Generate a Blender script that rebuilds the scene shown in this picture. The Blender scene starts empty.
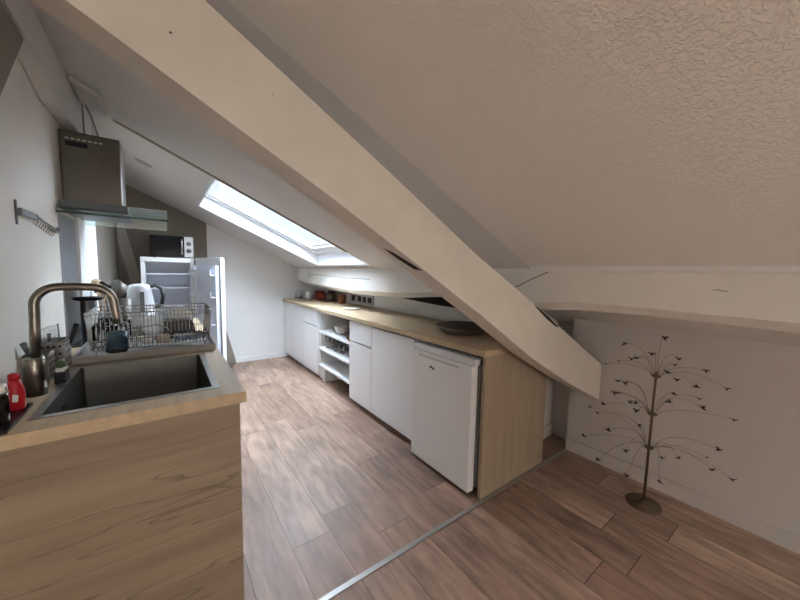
import bpy, bmesh, math, random
from mathutils import Vector, Matrix
random.seed(7)
S = bpy.context.scene
COL = S.collection

# ------------------------------------------------------------------ camera
CAM_H = 1.333
PITCH, ROLL, YAW = 0.085, 0.020, 0.635
cy_, sy_ = math.cos(YAW), math.sin(YAW); cp_, sp_ = math.cos(PITCH), math.sin(PITCH)
F = Vector((sy_*cp_, cy_*cp_, -sp_)); R = Vector((cy_, -sy_, 0)); U = R.cross(F)
cr_, sr_ = math.cos(ROLL), math.sin(ROLL)
R2 = R*cr_ + U*sr_; U2 = -R*sr_ + U*cr_
cd = bpy.data.cameras.new('camera'); cam = bpy.data.objects.new('camera', cd); COL.objects.link(cam)
cam.matrix_world = Matrix(((R2.x, U2.x, -F.x, 0), (R2.y, U2.y, -F.y, 0), (R2.z, U2.z, -F.z, CAM_H), (0, 0, 0, 1)))
cd.sensor_width = 36; cd.lens = 14.4; cd.clip_start = 0.03; cd.clip_end = 100
S.camera = cam

# ------------------------------------------------------------------ world, lights, exposure
S.view_settings.view_transform = 'Standard'; S.view_settings.look = 'None'
S.view_settings.gamma = 1; S.view_settings.use_curve_mapping = False
S.view_settings.exposure = 0.62
w = bpy.data.worlds.new('World'); S.world = w; w.use_nodes = True
wn = w.node_tree; wn.nodes.clear()
wo = wn.nodes.new('ShaderNodeOutputWorld'); wb = wn.nodes.new('ShaderNodeBackground')
tc = wn.nodes.new('ShaderNodeTexCoord'); sx = wn.nodes.new('ShaderNodeSeparateXYZ')
rp = wn.nodes.new('ShaderNodeValToRGB')
wn.links.new(tc.outputs['Generated'], sx.inputs[0]); wn.links.new(sx.outputs['Z'], rp.inputs[0])
rp.color_ramp.elements[0].position = 0.0; rp.color_ramp.elements[0].color = (0.10, 0.115, 0.14, 1)
rp.color_ramp.elements[1].position = 1.0; rp.color_ramp.elements[1].color = (0.66, 0.80, 1.0, 1)
e = rp.color_ramp.elements.new(0.55); e.color = (0.145, 0.17, 0.215, 1)
wn.links.new(rp.outputs[0], wb.inputs[0]); wb.inputs[1].default_value = 5.5
wn.links.new(wb.outputs[0], wo.inputs[0])

def area(name, loc, direction, sx_, sy_2, power, col, spread=math.pi):
    l = bpy.data.lights.new(name, 'AREA'); l.shape = 'RECTANGLE'; l.size = sx_; l.size_y = sy_2
    l.energy = power; l.color = col; l.spread = spread
    o = bpy.data.objects.new(name, l); COL.objects.link(o); o.location = loc
    o.rotation_euler = Vector(direction).to_track_quat('-Z', 'Y').to_euler()
    return o
# daylight coming through the roof window, and through the gable window behind the camera
area('skylight_daylight', (1.21, 3.35, 2.15), (-0.41, 0, -0.91), 1.35, 1.25, 70, (0.75, 0.865, 1.0))
area('rear_skylight_daylight', (0.85, -1.15, 2.25), (-0.41, 0, -0.91), 1.0, 0.9, 50, (1.0, 0.93, 0.85))
area('gable_window_daylight', (0.45, -2.44, 1.10), (-0.05, 1, 0.45), 1.2, 0.9, 15, (1.0, 0.93, 0.83))

# ------------------------------------------------------------------ materials
def mat(name, col, rough=0.5, metal=0.0, spec=0.5, noise=0.0, nscale=8.0, bump=0.0, bscale=60.0, trans=0.0, ior=1.45, coat=0.0, col2=None, emit=0):
    m = bpy.data.materials.new(name); m.use_nodes = True; nt = m.node_tree
    b = nt.nodes['Principled BSDF']
    b.inputs['Base Color'].default_value = (*col, 1); b.inputs['Roughness'].default_value = rough
    b.inputs['Metallic'].default_value = metal; b.inputs['Specular IOR Level'].default_value = spec
    b.inputs['Transmission Weight'].default_value = trans; b.inputs['IOR'].default_value = ior
    b.inputs['Coat Weight'].default_value = coat
    t = nt.nodes.new('ShaderNodeTexCoord')
    if noise > 0:
        n = nt.nodes.new('ShaderNodeTexNoise'); n.inputs['Scale'].default_value = nscale; n.inputs['Detail'].default_value = 5
        r = nt.nodes.new('ShaderNodeValToRGB')
        c2 = col2 or tuple(c*(1-noise) for c in col)
        r.color_ramp.elements[0].color = (*c2, 1); r.color_ramp.elements[1].color = (*col, 1)
        r.color_ramp.elements[0].position = 0.3; r.color_ramp.elements[1].position = 0.65
        nt.links.new(t.outputs['Object'], n.inputs['Vector']); nt.links.new(n.outputs[0], r.inputs[0])
        nt.links.new(r.outputs[0], b.inputs['Base Color'])
    if bump > 0:
        n = nt.nodes.new('ShaderNodeTexNoise'); n.inputs['Scale'].default_value = bscale; n.inputs['Detail'].default_value = 3
        bp = nt.nodes.new('ShaderNodeBump'); bp.inputs['Strength'].default_value = bump; bp.inputs['Distance'].default_value = 0.004
        nt.links.new(t.outputs['Object'], n.inputs['Vector']); nt.links.new(n.outputs[0], bp.inputs['Height'])
        nt.links.new(bp.outputs[0], b.inputs['Normal'])
    return m

def wood(name, base, dark, line, axis='x', scale=1.0, rough=0.45, linew=0.5, stretch=9.0, slope=0.0, bump=0.05, freq=9.0, veins=7.0, veinw=0.14):
    """grain that runs along one object axis"""
    m = bpy.data.materials.new(name); m.use_nodes = True; nt = m.node_tree; L = nt.links.new
    b = nt.nodes['Principled BSDF']; b.inputs['Roughness'].default_value = rough
    t = nt.nodes.new('ShaderNodeTexCoord'); mp = nt.nodes.new('ShaderNodeMapping')
    sc = {'x': (1/stretch, 1, 1), 'y': (1, 1/stretch, 1), 'z': (1, 1, 1/stretch)}[axis]
    mp.inputs['Scale'].default_value = [s*scale for s in sc]
    mp.inputs['Rotation'].default_value = (0, slope, 0)
    L(t.outputs['Object'], mp.inputs['Vector'])
    n = nt.nodes.new('ShaderNodeTexNoise'); n.inputs['Scale'].default_value = freq; n.inputs['Detail'].default_value = 6; n.inputs['Distortion'].default_value = 0.4
    L(mp.outputs[0], n.inputs['Vector'])
    r = nt.nodes.new('ShaderNodeValToRGB'); r.color_ramp.elements[0].position = 0.3; r.color_ramp.elements[1].position = 0.7
    r.color_ramp.elements[0].color = (*dark, 1); r.color_ramp.elements[1].color = (*base, 1)
    L(n.outputs[0], r.inputs[0])
    # thin dark vein lines: contour lines of a second stretched noise
    n2 = nt.nodes.new('ShaderNodeTexNoise'); n2.inputs['Scale'].default_value = freq*0.42; n2.inputs['Detail'].default_value = 3.5; n2.inputs['Distortion'].default_value = 0.3
    L(mp.outputs[0], n2.inputs['Vector'])
    mu = nt.nodes.new('ShaderNodeMath'); mu.operation = 'MULTIPLY'; mu.inputs[1].default_value = veins
    L(n2.outputs[0], mu.inputs[0])
    fr = nt.nodes.new('ShaderNodeMath'); fr.operation = 'FRACT'; L(mu.outputs[0], fr.inputs[0])
    r2 = nt.nodes.new('ShaderNodeValToRGB'); r2.color_ramp.elements[0].position = 0.0; r2.color_ramp.elements[0].color = (1, 1, 1, 1)
    r2.color_ramp.elements[1].position = veinw; r2.color_ramp.elements[1].color = (0, 0, 0, 1)
    L(fr.outputs[0], r2.inputs[0])
    ml = nt.nodes.new('ShaderNodeMath'); ml.operation = 'MULTIPLY'; ml.inputs[1].default_value = linew; L(r2.outputs[0], ml.inputs[0])
    mx = nt.nodes.new('ShaderNodeMixRGB'); L(ml.outputs[0], mx.inputs[0]); L(r.outputs[0], mx.inputs[1]); mx.inputs[2].default_value = (*line, 1)
    L(mx.outputs[0], b.inputs['Base Color'])
    bp = nt.nodes.new('ShaderNodeBump'); bp.inputs['Strength'].default_value = bump; bp.inputs['Distance'].default_value = 0.003
    L(n.outputs[0], bp.inputs['Height']); L(bp.outputs[0], b.inputs['Normal'])
    return m

def floor_mat():
    m = bpy.data.materials.new('laminate_floor'); m.use_nodes = True; nt = m.node_tree; L = nt.links.new
    b = nt.nodes['Principled BSDF']
    def M(op, a, c=None, v=None):
        n = nt.nodes.new('ShaderNodeMath'); n.operation = op
        if isinstance(a, (int, float)): n.inputs[0].default_value = a
        else: L(a, n.inputs[0])
        if c is not None:
            if isinstance(c, (int, float)): n.inputs[1].default_value = c
            else: L(c, n.inputs[1])
        return n.outputs[0]
    t = nt.nodes.new('ShaderNodeTexCoord'); s = nt.nodes.new('ShaderNodeSeparateXYZ'); L(t.outputs['Object'], s.inputs[0])
    u = M('DIVIDE', M('SUBTRACT', s.outputs['X'], 0.06), 0.195)
    row = M('FLOOR', u); fu = M('FRACT', u)
    wn_ = nt.nodes.new('ShaderNodeTexWhiteNoise'); wn_.noise_dimensions = '1D'; L(row, wn_.inputs['W'])
    v = M('ADD', M('DIVIDE', s.outputs['Y'], 1.29), wn_.outputs['Value'])
    cv = M('FLOOR', v); fv = M('FRACT', v)
    cm = nt.nodes.new('ShaderNodeCombineXYZ'); L(row, cm.inputs[0]); L(cv, cm.inputs[1])
    w2 = nt.nodes.new('ShaderNodeTexWhiteNoise'); w2.noise_dimensions = '2D'; L(cm.outputs[0], w2.inputs['Vector'])
    r = nt.nodes.new('ShaderNodeValToRGB'); L(w2.outputs['Value'], r.inputs[0])
    r.color_ramp.elements[0].color = (0.235, 0.142, 0.102, 1); r.color_ramp.elements[1].color = (0.42, 0.285, 0.212, 1)
    e = r.color_ramp.elements.new(0.5); e.color = (0.325, 0.208, 0.152, 1)
    # grain
    off = nt.nodes.new('ShaderNodeVectorMath'); off.operation = 'MULTIPLY_ADD'
    L(w2.outputs['Color'], off.inputs[0]); off.inputs[1].default_value = (9, 9, 9); L(t.outputs['Object'], off.inputs[2])
    mp = nt.nodes.new('ShaderNodeMapping'); mp.inputs['Scale'].default_value = (1, 0.16, 1); L(off.outputs[0], mp.inputs[0])
    n = nt.nodes.new('ShaderNodeTexNoise'); n.inputs['Scale'].default_value = 26; n.inputs['Detail'].default_value = 6; n.inputs['Distortion'].default_value = 0.6
    L(mp.outputs[0], n.inputs['Vector'])
    n3 = nt.nodes.new('ShaderNodeTexNoise'); n3.inputs['Scale'].default_value = 5.5; n3.inputs['Detail'].default_value = 5; n3.inputs['Distortion'].default_value = 0.5
    mp3 = nt.nodes.new('ShaderNodeMapping'); mp3.inputs['Scale'].default_value = (1, 0.5, 1); L(off.outputs[0], mp3.inputs[0]); L(mp3.outputs[0], n3.inputs['Vector'])
    g = M('ADD', M('MULTIPLY', n.outputs[0], 0.80), M('MULTIPLY', n3.outputs[0], 0.60))
    gr = nt.nodes.new('ShaderNodeMapRange'); L(g, gr.inputs[0]); gr.inputs[1].default_value = 0.5; gr.inputs[2].default_value = 0.9; gr.inputs[3].default_value = 0.60; gr.inputs[4].default_value = 1.35
    vm = nt.nodes.new('ShaderNodeVectorMath'); vm.operation = 'SCALE'; L(r.outputs[0], vm.inputs[0]); L(gr.outputs[0], vm.inputs['Scale'])
    # joints
    j1 = M('LESS_THAN', fu, 0.014); j2 = M('LESS_THAN', fv, 0.0028); j = M('MAXIMUM', j1, j2)
    mx = nt.nodes.new('ShaderNodeMixRGB'); L(j, mx.inputs[0]); L(vm.outputs[0], mx.inputs[1]); mx.inputs[2].default_value = (0.05, 0.03, 0.024, 1)
    L(mx.outputs[0], b.inputs['Base Color'])
    rr = nt.nodes.new('ShaderNodeMapRange'); L(n3.outputs[0], rr.inputs[0]); rr.inputs[3].default_value = 0.38; rr.inputs[4].default_value = 0.55
    L(rr.outputs[0], b.inputs['Roughness']); b.inputs['Specular IOR Level'].default_value = 0.5
    bp = nt.nodes.new('ShaderNodeBump'); bp.inputs['Strength'].default_value = 0.06; bp.inputs['Distance'].default_value = 0.002
    L(g, bp.inputs['Height']); L(bp.outputs[0], b.inputs['Normal'])
    return m

def mesh_mat(name, col):
    """woven metal mesh, real holes through alpha"""
    m = mat(name, col, 0.35, 0.9)
    return m

def plaster(name, col, scale, strength, dist):
    m = bpy.data.materials.new(name); m.use_nodes = True; nt = m.node_tree; L = nt.links.new
    b = nt.nodes['Principled BSDF']; b.inputs['Base Color'].default_value = (*col, 1); b.inputs['Roughness'].default_value = 0.62
    t = nt.nodes.new('ShaderNodeTexCoord')
    n = nt.nodes.new('ShaderNodeTexNoise'); n.inputs['Scale'].default_value = scale; n.inputs['Detail'].default_value = 2.0; n.inputs['Distortion'].default_value = 1.1
    n2 = nt.nodes.new('ShaderNodeTexNoise'); n2.inputs['Scale'].default_value = 1.6; n2.inputs['Detail'].default_value = 3
    L(t.outputs['Object'], n.inputs['Vector']); L(t.outputs['Object'], n2.inputs['Vector'])
    r = nt.nodes.new('ShaderNodeValToRGB'); r.color_ramp.elements[0].position = 0.42; r.color_ramp.elements[1].position = 0.62; L(n.outputs[0], r.inputs[0])
    bp = nt.nodes.new('ShaderNodeBump'); bp.inputs['Strength'].default_value = strength; bp.inputs['Distance'].default_value = dist
    L(r.outputs[0], bp.inputs['Height']); L(bp.outputs[0], b.inputs['Normal'])
    r2 = nt.nodes.new('ShaderNodeValToRGB'); r2.color_ramp.elements[0].color = (*[c*0.94 for c in col], 1); r2.color_ramp.elements[1].color = (*col, 1)
    L(n2.outputs[0], r2.inputs[0]); L(r2.outputs[0], b.inputs['Base Color'])
    return m

M_ = {}
M_['floor'] = floor_mat()
M_['wall'] = mat('cream_wall_paint', (0.80, 0.745, 0.665), 0.6, noise=0.05, nscale=3, bump=0.25, bscale=45)
M_['wallr'] = mat('greige_wall_paint', (0.63, 0.58, 0.54), 0.6, noise=0.06, nscale=3, bump=0.25, bscale=45)
M_['wallw'] = mat('white_wall_paint', (0.78, 0.77, 0.75), 0.55, noise=0.03, nscale=3, bump=0.15, bscale=60)
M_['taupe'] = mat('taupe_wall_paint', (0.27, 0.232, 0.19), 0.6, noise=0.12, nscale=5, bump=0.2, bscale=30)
M_['ceil'] = plaster('textured_ceiling_paint', (0.80, 0.765, 0.71), 80, 0.45, 0.004)
M_['ceil2'] = mat('smooth_ceiling_paint', (0.68, 0.65, 0.62), 0.6, noise=0.05, nscale=2.5, bump=0.05, bscale=30)
M_['beam'] = mat('cream_beam_paint', (0.70, 0.645, 0.56), 0.5, noise=0.09, nscale=6, bump=0.5, bscale=16)
M_['beamw'] = mat('white_purlin_paint', (0.80, 0.77, 0.71), 0.5, noise=0.06, nscale=5, bump=0.5, bscale=14)
M_['white'] = mat('white_lacquer', (0.82, 0.815, 0.81), 0.35)
M_['plastic'] = mat('white_plastic', (0.80, 0.80, 0.80), 0.35)
M_['fridge'] = mat('white_fridge_enamel', (0.78, 0.775, 0.765), 0.3)
M_['liner'] = mat('fridge_liner_plastic', (0.80, 0.83, 0.90), 0.4)
M_['grey'] = mat('grey_gasket', (0.22, 0.22, 0.22), 0.5)
M_['black'] = mat('black_plastic', (0.012, 0.012, 0.013), 0.35)
M_['blackgloss'] = mat('black_glass', (0.006, 0.006, 0.007), 0.15, spec=0.25)
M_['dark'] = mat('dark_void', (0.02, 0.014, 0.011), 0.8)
M_['oak'] = wood('oak_panel', (0.33, 0.25, 0.168), (0.22, 0.16, 0.104), (0.12, 0.08, 0.05), 'x', 1.0, 0.5, 0.7, 12, 0.09, freq=15, veins=8.0, veinw=0.09)
M_['top'] = wood('light_worktop', (0.56, 0.43, 0.275), (0.46, 0.345, 0.215), (0.33, 0.235, 0.15), 'y', 1.0, 0.55, 0.25, 12, freq=30)
M_['panel'] = wood('light_oak_side', (0.40, 0.31, 0.215), (0.33, 0.25, 0.17), (0.36, 0.26, 0.17), 'z', 1.0, 0.5, 0.35, 14, freq=26)
M_['steel'] = mat('brushed_steel', (0.50, 0.48, 0.45), 0.28, 1.0, noise=0.12, nscale=40)
M_['sinksteel'] = mat('sink_steel', (0.13, 0.125, 0.115), 0.42, 1.0, noise=0.1, nscale=20)
M_['tap'] = mat('tap_nickel', (0.27, 0.245, 0.215), 0.32, 1.0)
M_['splash'] = mat('backsplash_steel', (0.36, 0.37, 0.39), 0.3, 1.0, noise=0.1, nscale=3)
M_['hood'] = mat('hood_steel', (0.21, 0.19, 0.165), 0.32, 1.0, noise=0.18, nscale=4)
M_['traygrey'] = mat('grey_tray_plastic', (0.36, 0.335, 0.305), 0.4)
M_['chrome'] = mat('chrome_wire', (0.40, 0.385, 0.36), 0.22, 1.0)
M_['trim'] = mat('aluminium_strip', (0.42, 0.40, 0.385), 0.4, 0.8)
M_['glass'] = mat('clear_glass', (1, 1, 1), 0.02, trans=1.0, ior=1.15)
M_['hoodglass'] = mat('hood_glass', (0.72, 0.86, 0.83), 0.03, trans=0.92, ior=1.45)
M_['pane'] = mat('window_glass', (0.97, 0.99, 1.0), 0.0, trans=1.0, ior=1.0, spec=0.2)
M_['frame'] = mat('white_window_frame', (0.82, 0.83, 0.84), 0.35)
M_['gold'] = mat('antique_bronze', (0.20, 0.15, 0.095), 0.38, 0.9)
M_['bird'] = mat('dark_bird_metal', (0.05, 0.035, 0.03), 0.5, 0.5)
M_['mug'] = mat('dark_blue_glaze', (0.018, 0.045, 0.065), 0.25)
M_['ceramic'] = mat('white_ceramic', (0.80, 0.78, 0.73), 0.3)
M_['red'] = mat('red_plastic', (0.50, 0.012, 0.02), 0.3)
M_['orange'] = mat('orange_red_pack', (0.42, 0.07, 0.035), 0.5)
M_['copper'] = mat('terracotta_glaze', (0.38, 0.14, 0.07), 0.5)
M_['wicker'] = mat('wicker_brown', (0.20, 0.145, 0.10), 0.8, noise=0.4, nscale=60, bump=0.6, bscale=60)
M_['pan'] = mat('grey_pan_metal', (0.24, 0.22, 0.20), 0.45, 0.25, noise=0.2, nscale=30)
M_['green'] = mat('green_sponge', (0.10, 0.14, 0.07), 0.9, bump=0.5, bscale=200)
M_['spoonwood'] = mat('pale_spoon_wood', (0.56, 0.42, 0.28), 0.6, noise=0.2, nscale=30)
M_['kettle'] = mat('kettle_white', (0.80, 0.82, 0.86), 0.3)
M_['kgrey'] = mat('kettle_grey', (0.17, 0.18, 0.19), 0.4)
M_['beige'] = mat('beige_cloth', (0.52, 0.43, 0.34), 0.9, noise=0.2, nscale=30)
M_['bluecloth'] = mat('blue_cloth', (0.42, 0.50, 0.58), 0.9, noise=0.3, nscale=40)
M_['silver'] = mat('silver_paint', (0.55, 0.55, 0.56), 0.35, 0.5)
M_['coffee'] = mat('dark_coffee_glass', (0.012, 0.008, 0.006), 0.12)

# ------------------------------------------------------------------ mesh builder
class MB:
    def __init__(s): s.b = bmesh.new()
    def box(s, x0, x1, y0, y1, z0, z1, bev=0.0):
        bm = bmesh.new()
        vs = [bm.verts.new((x, y, z)) for x in (x0, x1) for y in (y0, y1) for z in (z0, z1)]
        for f in ((0, 1, 3, 2), (4, 6, 7, 5), (0, 4, 5, 1), (2, 3, 7, 6), (0, 2, 6, 4), (1, 5, 7, 3)): bm.faces.new([vs[i] for i in f])
        if bev: bmesh.ops.bevel(bm, geom=bm.edges[:], offset=bev, segments=2, profile=0.6, affect='EDGES')
        s._join(bm); return s
    def _join(s, bm):
        bmesh.ops.recalc_face_normals(bm, faces=bm.faces)
        me = bpy.data.meshes.new('t'); bm.to_mesh(me); bm.free(); s.b.from_mesh(me); bpy.data.meshes.remove(me)
    def prism(s, poly, axis, a, b, bev=0.0):
        """poly in the two other axes (x,z for axis y; y,z for axis x; x,y for axis z)"""
        bm = bmesh.new()
        def P(p, t): return {'x': (t, p[0], p[1]), 'y': (p[0], t, p[1]), 'z': (p[0], p[1], t)}[axis]
        A = [bm.verts.new(P(p, a)) for p in poly]; B = [bm.verts.new(P(p, b)) for p in poly]
        n = len(poly)
        bm.faces.new(A); bm.faces.new(B)
        for i in range(n): bm.faces.new((A[i], A[(i+1) % n], B[(i+1) % n], B[i]))
        if bev: bmesh.ops.bevel(bm, geom=bm.edges[:], offset=bev, segments=2, profile=0.6, affect='EDGES')
        s._join(bm); return s
    def tube(s, pts, r, seg=8, closed=False, r1=None):
        pts = [Vector(p) for p in pts]; n = len(pts); bm = bmesh.new(); rings = []
        up = None
        for i, p in enumerate(pts):
            if closed: t = (pts[(i+1) % n]-pts[i-1])
            else: t = pts[min(i+1, n-1)]-pts[max(i-1, 0)]
            t.normalize()
            if up is None: up = Vector((0, 0, 1)) if abs(t.z) < 0.9 else Vector((1, 0, 0))
            a = t.cross(up)
            if a.length < 1e-4: a = t.orthogonal()
            a.normalize(); b = a.cross(t).normalized(); up = b
            rr = r if r1 is None else r+(r1-r)*i/(n-1)
            rings.append([bm.verts.new(p+a*rr*math.cos(q*2*math.pi/seg)+b*rr*math.sin(q*2*math.pi/seg)) for q in range(seg)])
        for i in range(n if closed else n-1):
            A, B = rings[i], rings[(i+1) % n]
            for q in range(seg): bm.faces.new((A[q], A[(q+1) % seg], B[(q+1) % seg], B[q]))
        if not closed: bm.faces.new(rings[0]); bm.faces.new(rings[-1])
        for f in bm.faces: f.smooth = len(f.verts) == 4
        s._join(bm); return s
    def lathe(s, prof, c, seg=24, axis=(0, 0, 1), cap0=True, cap1=True):
        """prof list of (r, h) along axis from c"""
        q = Vector(axis).to_track_quat('Z', 'Y'); c = Vector(c); bm = bmesh.new(); rings = []
        for r, h in prof:
            rings.append([bm.verts.new(c+q @ Vector((r*math.cos(i*2*math.pi/seg), r*math.sin(i*2*math.pi/seg), h))) for i in range(seg)])
        for A, B in zip(rings, rings[1:]):
            for i in range(seg):
                f = bm.faces.new((A[i], A[(i+1) % seg], B[(i+1) % seg], B[i])); f.smooth = True
        if cap0: bm.faces.new(rings[0])
        if cap1: bm.faces.new(rings[-1])
        s._join(bm); return s
    def build(s, name, m, parent=None, origin=None):
        me = bpy.data.meshes.new(name)
        vs = [v.co for v in s.b.verts]
        if parent is not None: off = parent['_o']; off = Vector(off)
        elif origin is not None: off = Vector(origin)
        else:
            off = Vector(((min(v.x for v in vs)+max(v.x for v in vs))/2, (min(v.y for v in vs)+max(v.y for v in vs))/2, min(v.z for v in vs)))
        off = off.copy()
        for v in s.b.verts: v.co -= off
        s.b.to_mesh(me); s.b.free()
        me.materials.append(M_[m] if isinstance(m, str) else m)
        o = bpy.data.objects.new(name, me); COL.objects.link(o)
        if parent is not None: o.parent = parent
        else: o.location = off
        o['_o'] = tuple(off)
        return o

def thing(name, loc, label, cat, group=None):
    o = bpy.data.objects.new(name, None); COL.objects.link(o); o.location = loc; o.empty_display_size = 0.1
    o['_o'] = tuple(loc); o['label'] = label; o['category'] = cat
    if group: o['group'] = group
    return o
def tag(o, label, cat, group=None):
    o['label'] = label; o['category'] = cat
    if group: o['group'] = group
    return o
def struct(o):
    o['kind'] = 'structure'; return o
def arc(c, r, a0, a1, n, plane='xz'):
    out = []
    for i in range(n+1):
        a = a0+(a1-a0)*i/n; u, v = r*math.cos(a), r*math.sin(a)
        out.append({'xz': (c[0]+u, c[1], c[2]+v), 'xy': (c[0]+u, c[1]+v, c[2]), 'yz': (c[0], c[1]+u, c[2]+v)}[plane])
    return out

# ------------------------------------------------------------------ the setting
SL, X0, Z0 = 0.45, 1.68, 1.37
def zc(x): return Z0+SL*(X0-x)
XL = -0.42                      # left wall of the kitchen
YB = 5.0                        # far gable
YR = -2.5                       # gable behind the camera
struct(MB().box(-2.5, 2.75, YR, YB, -0.1, 0).build('floor', 'floor', origin=(0, 0, 0)))
# ceiling: slope, with the hole of the roof window
def slab(x0, x1, y0, y1, dz=0.0, th=0.20):
    return [(x0, zc(x0)+dz), (x1, zc(x1)+dz), (x1, zc(x1)+th), (x0, zc(x0)+th)], y0, y1
SX0, SX1, SY0, SY1 = 0.30, 1.615, 2.70, 4.0
b = MB(); RX_0, RX_1, RY_0, RY_1 = 0.30, 1.25, -1.60, -0.70
for (x0, x1, y0, y1) in ((-0.45, 2.75, YR, RY_0), (-0.45, RX_0, RY_0, RY_1), (RX_1, 2.75, RY_0, RY_1), (-0.45, 2.75, RY_1, 1.03)):
    p, a, c = slab(x0, x1, y0, y1); b.prism(p, 'y', a, c)
struct(b.build('ceiling', 'ceil', origin=(0, 0, 0)))
b = MB()
for (x0, x1, y0, y1) in ((-0.45, 2.75, 1.03, SY0-0.012), ): p, a, c = slab(x0, x1, y0, y1); b.prism(p, 'y', a, c)
struct(b.build('ceiling', 'ceil2', origin=(0, 0, 0)))
b = MB()
for (x0, x1, y0, y1) in ((-0.45, SX0, SY0-0.012, YB), (SX1, 2.75, SY0-0.012, YB), (SX0, SX1, SY1, YB), (SX0, SX1, SY0-0.012, SY0)):
    p, a, c = slab(x0, x1, y0, y1, 0.012); b.prism(p, 'y', a, c)
struct(b.build('ceiling', 'ceil2', origin=(0, 0, 0)))
# the other roof slope over the space behind the camera
zr = zc(-0.45)
struct(MB().prism([(-0.45, zr), (-2.6, zr-0.4*2.15), (-2.6, zr-0.4*2.15+0.2), (-0.45, zr+0.2)], 'y', YR, YB).build('ceiling', 'ceil', origin=(0, 0, 0)))
# walls
struct(MB().prism([(1.05, 0), (3.3, 0), (3.3, 2.32), (1.05, 2.32)], 'x', XL-0.12, XL).build('wall_left', 'wall', origin=(XL, 1, 0)))
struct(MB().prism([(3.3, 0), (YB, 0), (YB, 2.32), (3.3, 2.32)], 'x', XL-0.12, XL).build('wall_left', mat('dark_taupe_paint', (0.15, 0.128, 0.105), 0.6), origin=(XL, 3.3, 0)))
struct(MB().box(-2.6, -2.5, YR, 1.05, 0, 1.75).build('wall_left', 'wall', origin=(-2.5, 0, 0)))
struct(MB().box(-2.6, XL-0.12, 1.05, 1.15, 0, 2.3).build('wall_left', 'wall', origin=(-2.5, 1, 0)))
struct(MB().prism([(XL-0.15, 0), (2.75, 0), (2.75, 1.0), (XL-0.15, 2.5)], 'y', YB, YB+0.12).build('wall_back', 'wallw', origin=(0, YB, 0)))
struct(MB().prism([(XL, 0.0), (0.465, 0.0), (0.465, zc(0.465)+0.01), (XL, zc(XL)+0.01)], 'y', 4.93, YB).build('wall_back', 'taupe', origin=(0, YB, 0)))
# knee wall on the right and its jogs
struct(MB().box(2.469, 2.60, YR, 1.14, 0, 1.12).build('wall_right', 'wallr', origin=(2.469, 0, 0)))
struct(MB().box(2.60, 2.72, 1.14, 1.33, 0, 1.12).build('wall_right', 'wallr', origin=(2.6, 1.1, 0)))
struct(MB().box(2.30, 2.72, 1.33, 1.45, 0, 1.18).build('wall_right', 'wallr', origin=(2.3, 1.33, 0)))
struct(MB().box(2.08, 2.30, 1.33, YB, 0, 1.22).build('wall_right', 'wallw', origin=(2.08, 1.33, 0)))
# gable behind the camera
WX0, WX1, WZ0, WZ1 = -0.20, 1.10, 0.60, 1.60
b = MB(); b.prism([(-2.6, 0), (WX0, 0), (WX0, 2.22), (-2.6, 1.6)], 'y', YR-0.15, YR); b.prism([(WX1, 0), (2.75, 0), (2.75, 0.95), (WX1, 1.68)], 'y', YR-0.15, YR)
b.box(WX0, WX1, YR-0.15, YR, 0, WZ0); b.prism([(WX0, WZ1), (WX1, WZ1), (WX1, 1.68), (WX0, 2.22)], 'y', YR-0.15, YR)
struct(b.build('wall_front', 'wall', origin=(0, YR, 0)))
wf = MB()
for (x0, x1, z0, z1) in ((WX0, WX0+.05, WZ0, WZ1), (WX1-.05, WX1, WZ0, WZ1), (WX0+.05, WX1-.05, WZ0, WZ0+.05), (WX0+.05, WX1-.05, WZ1-.05, WZ1), (0.425, 0.475, WZ0+.05, WZ1-.05)):
    wf.box(x0, x1, YR-0.10, YR-0.05, z0, z1)
wf = struct(wf.build('window_3', 'frame'))
MB().box(WX0+.05, WX1-.05, YR-0.085, YR-0.08, WZ0+.05, WZ1-.05).build('pane', 'pane', wf)
# baseboards
def skirt(name, x0, x1, y0, y1, h=0.095): return struct(MB().box(x0, x1, y0, y1, 0, h, 0.003).build(name, 'wallw' if 'back' in name else 'wallr'))
skirt('baseboard_right', 2.453, 2.469, YR+0.02, 1.138)
skirt('baseboard_right', 2.31, 2.59, 1.314, 1.33)
skirt('baseboard_back', 0.47, 1.50, 4.982, 5.0, 0.07)
# aluminium threshold strip between the two floor areas
struct(MB().prism([(0.20, 0), (2.44, 0), (2.44, 0.004), (0.20, 0.004)], 'y', 1.118, 1.1425).build('trim_1', 'trim'))
# white bead between ceiling and purlin
struct(MB().prism([(1.655, 1.362), (1.68, 1.355), (1.68, 1.372), (1.655, 1.384)], 'y', YR, 1.02).build('trim_2', 'wallw'))
# thin darker strip along the ceiling seam beside the roof window
struct(MB().prism([(-0.22, zc(-0.22)), (1.35, zc(1.35)), (1.35, zc(1.35)-0.010), (-0.22, zc(-0.22)-0.010)], 'y', 2.66, 2.685).build('trim_3', mat('seam_strip', (0.36, 0.30, 0.22), 0.6)))

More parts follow.
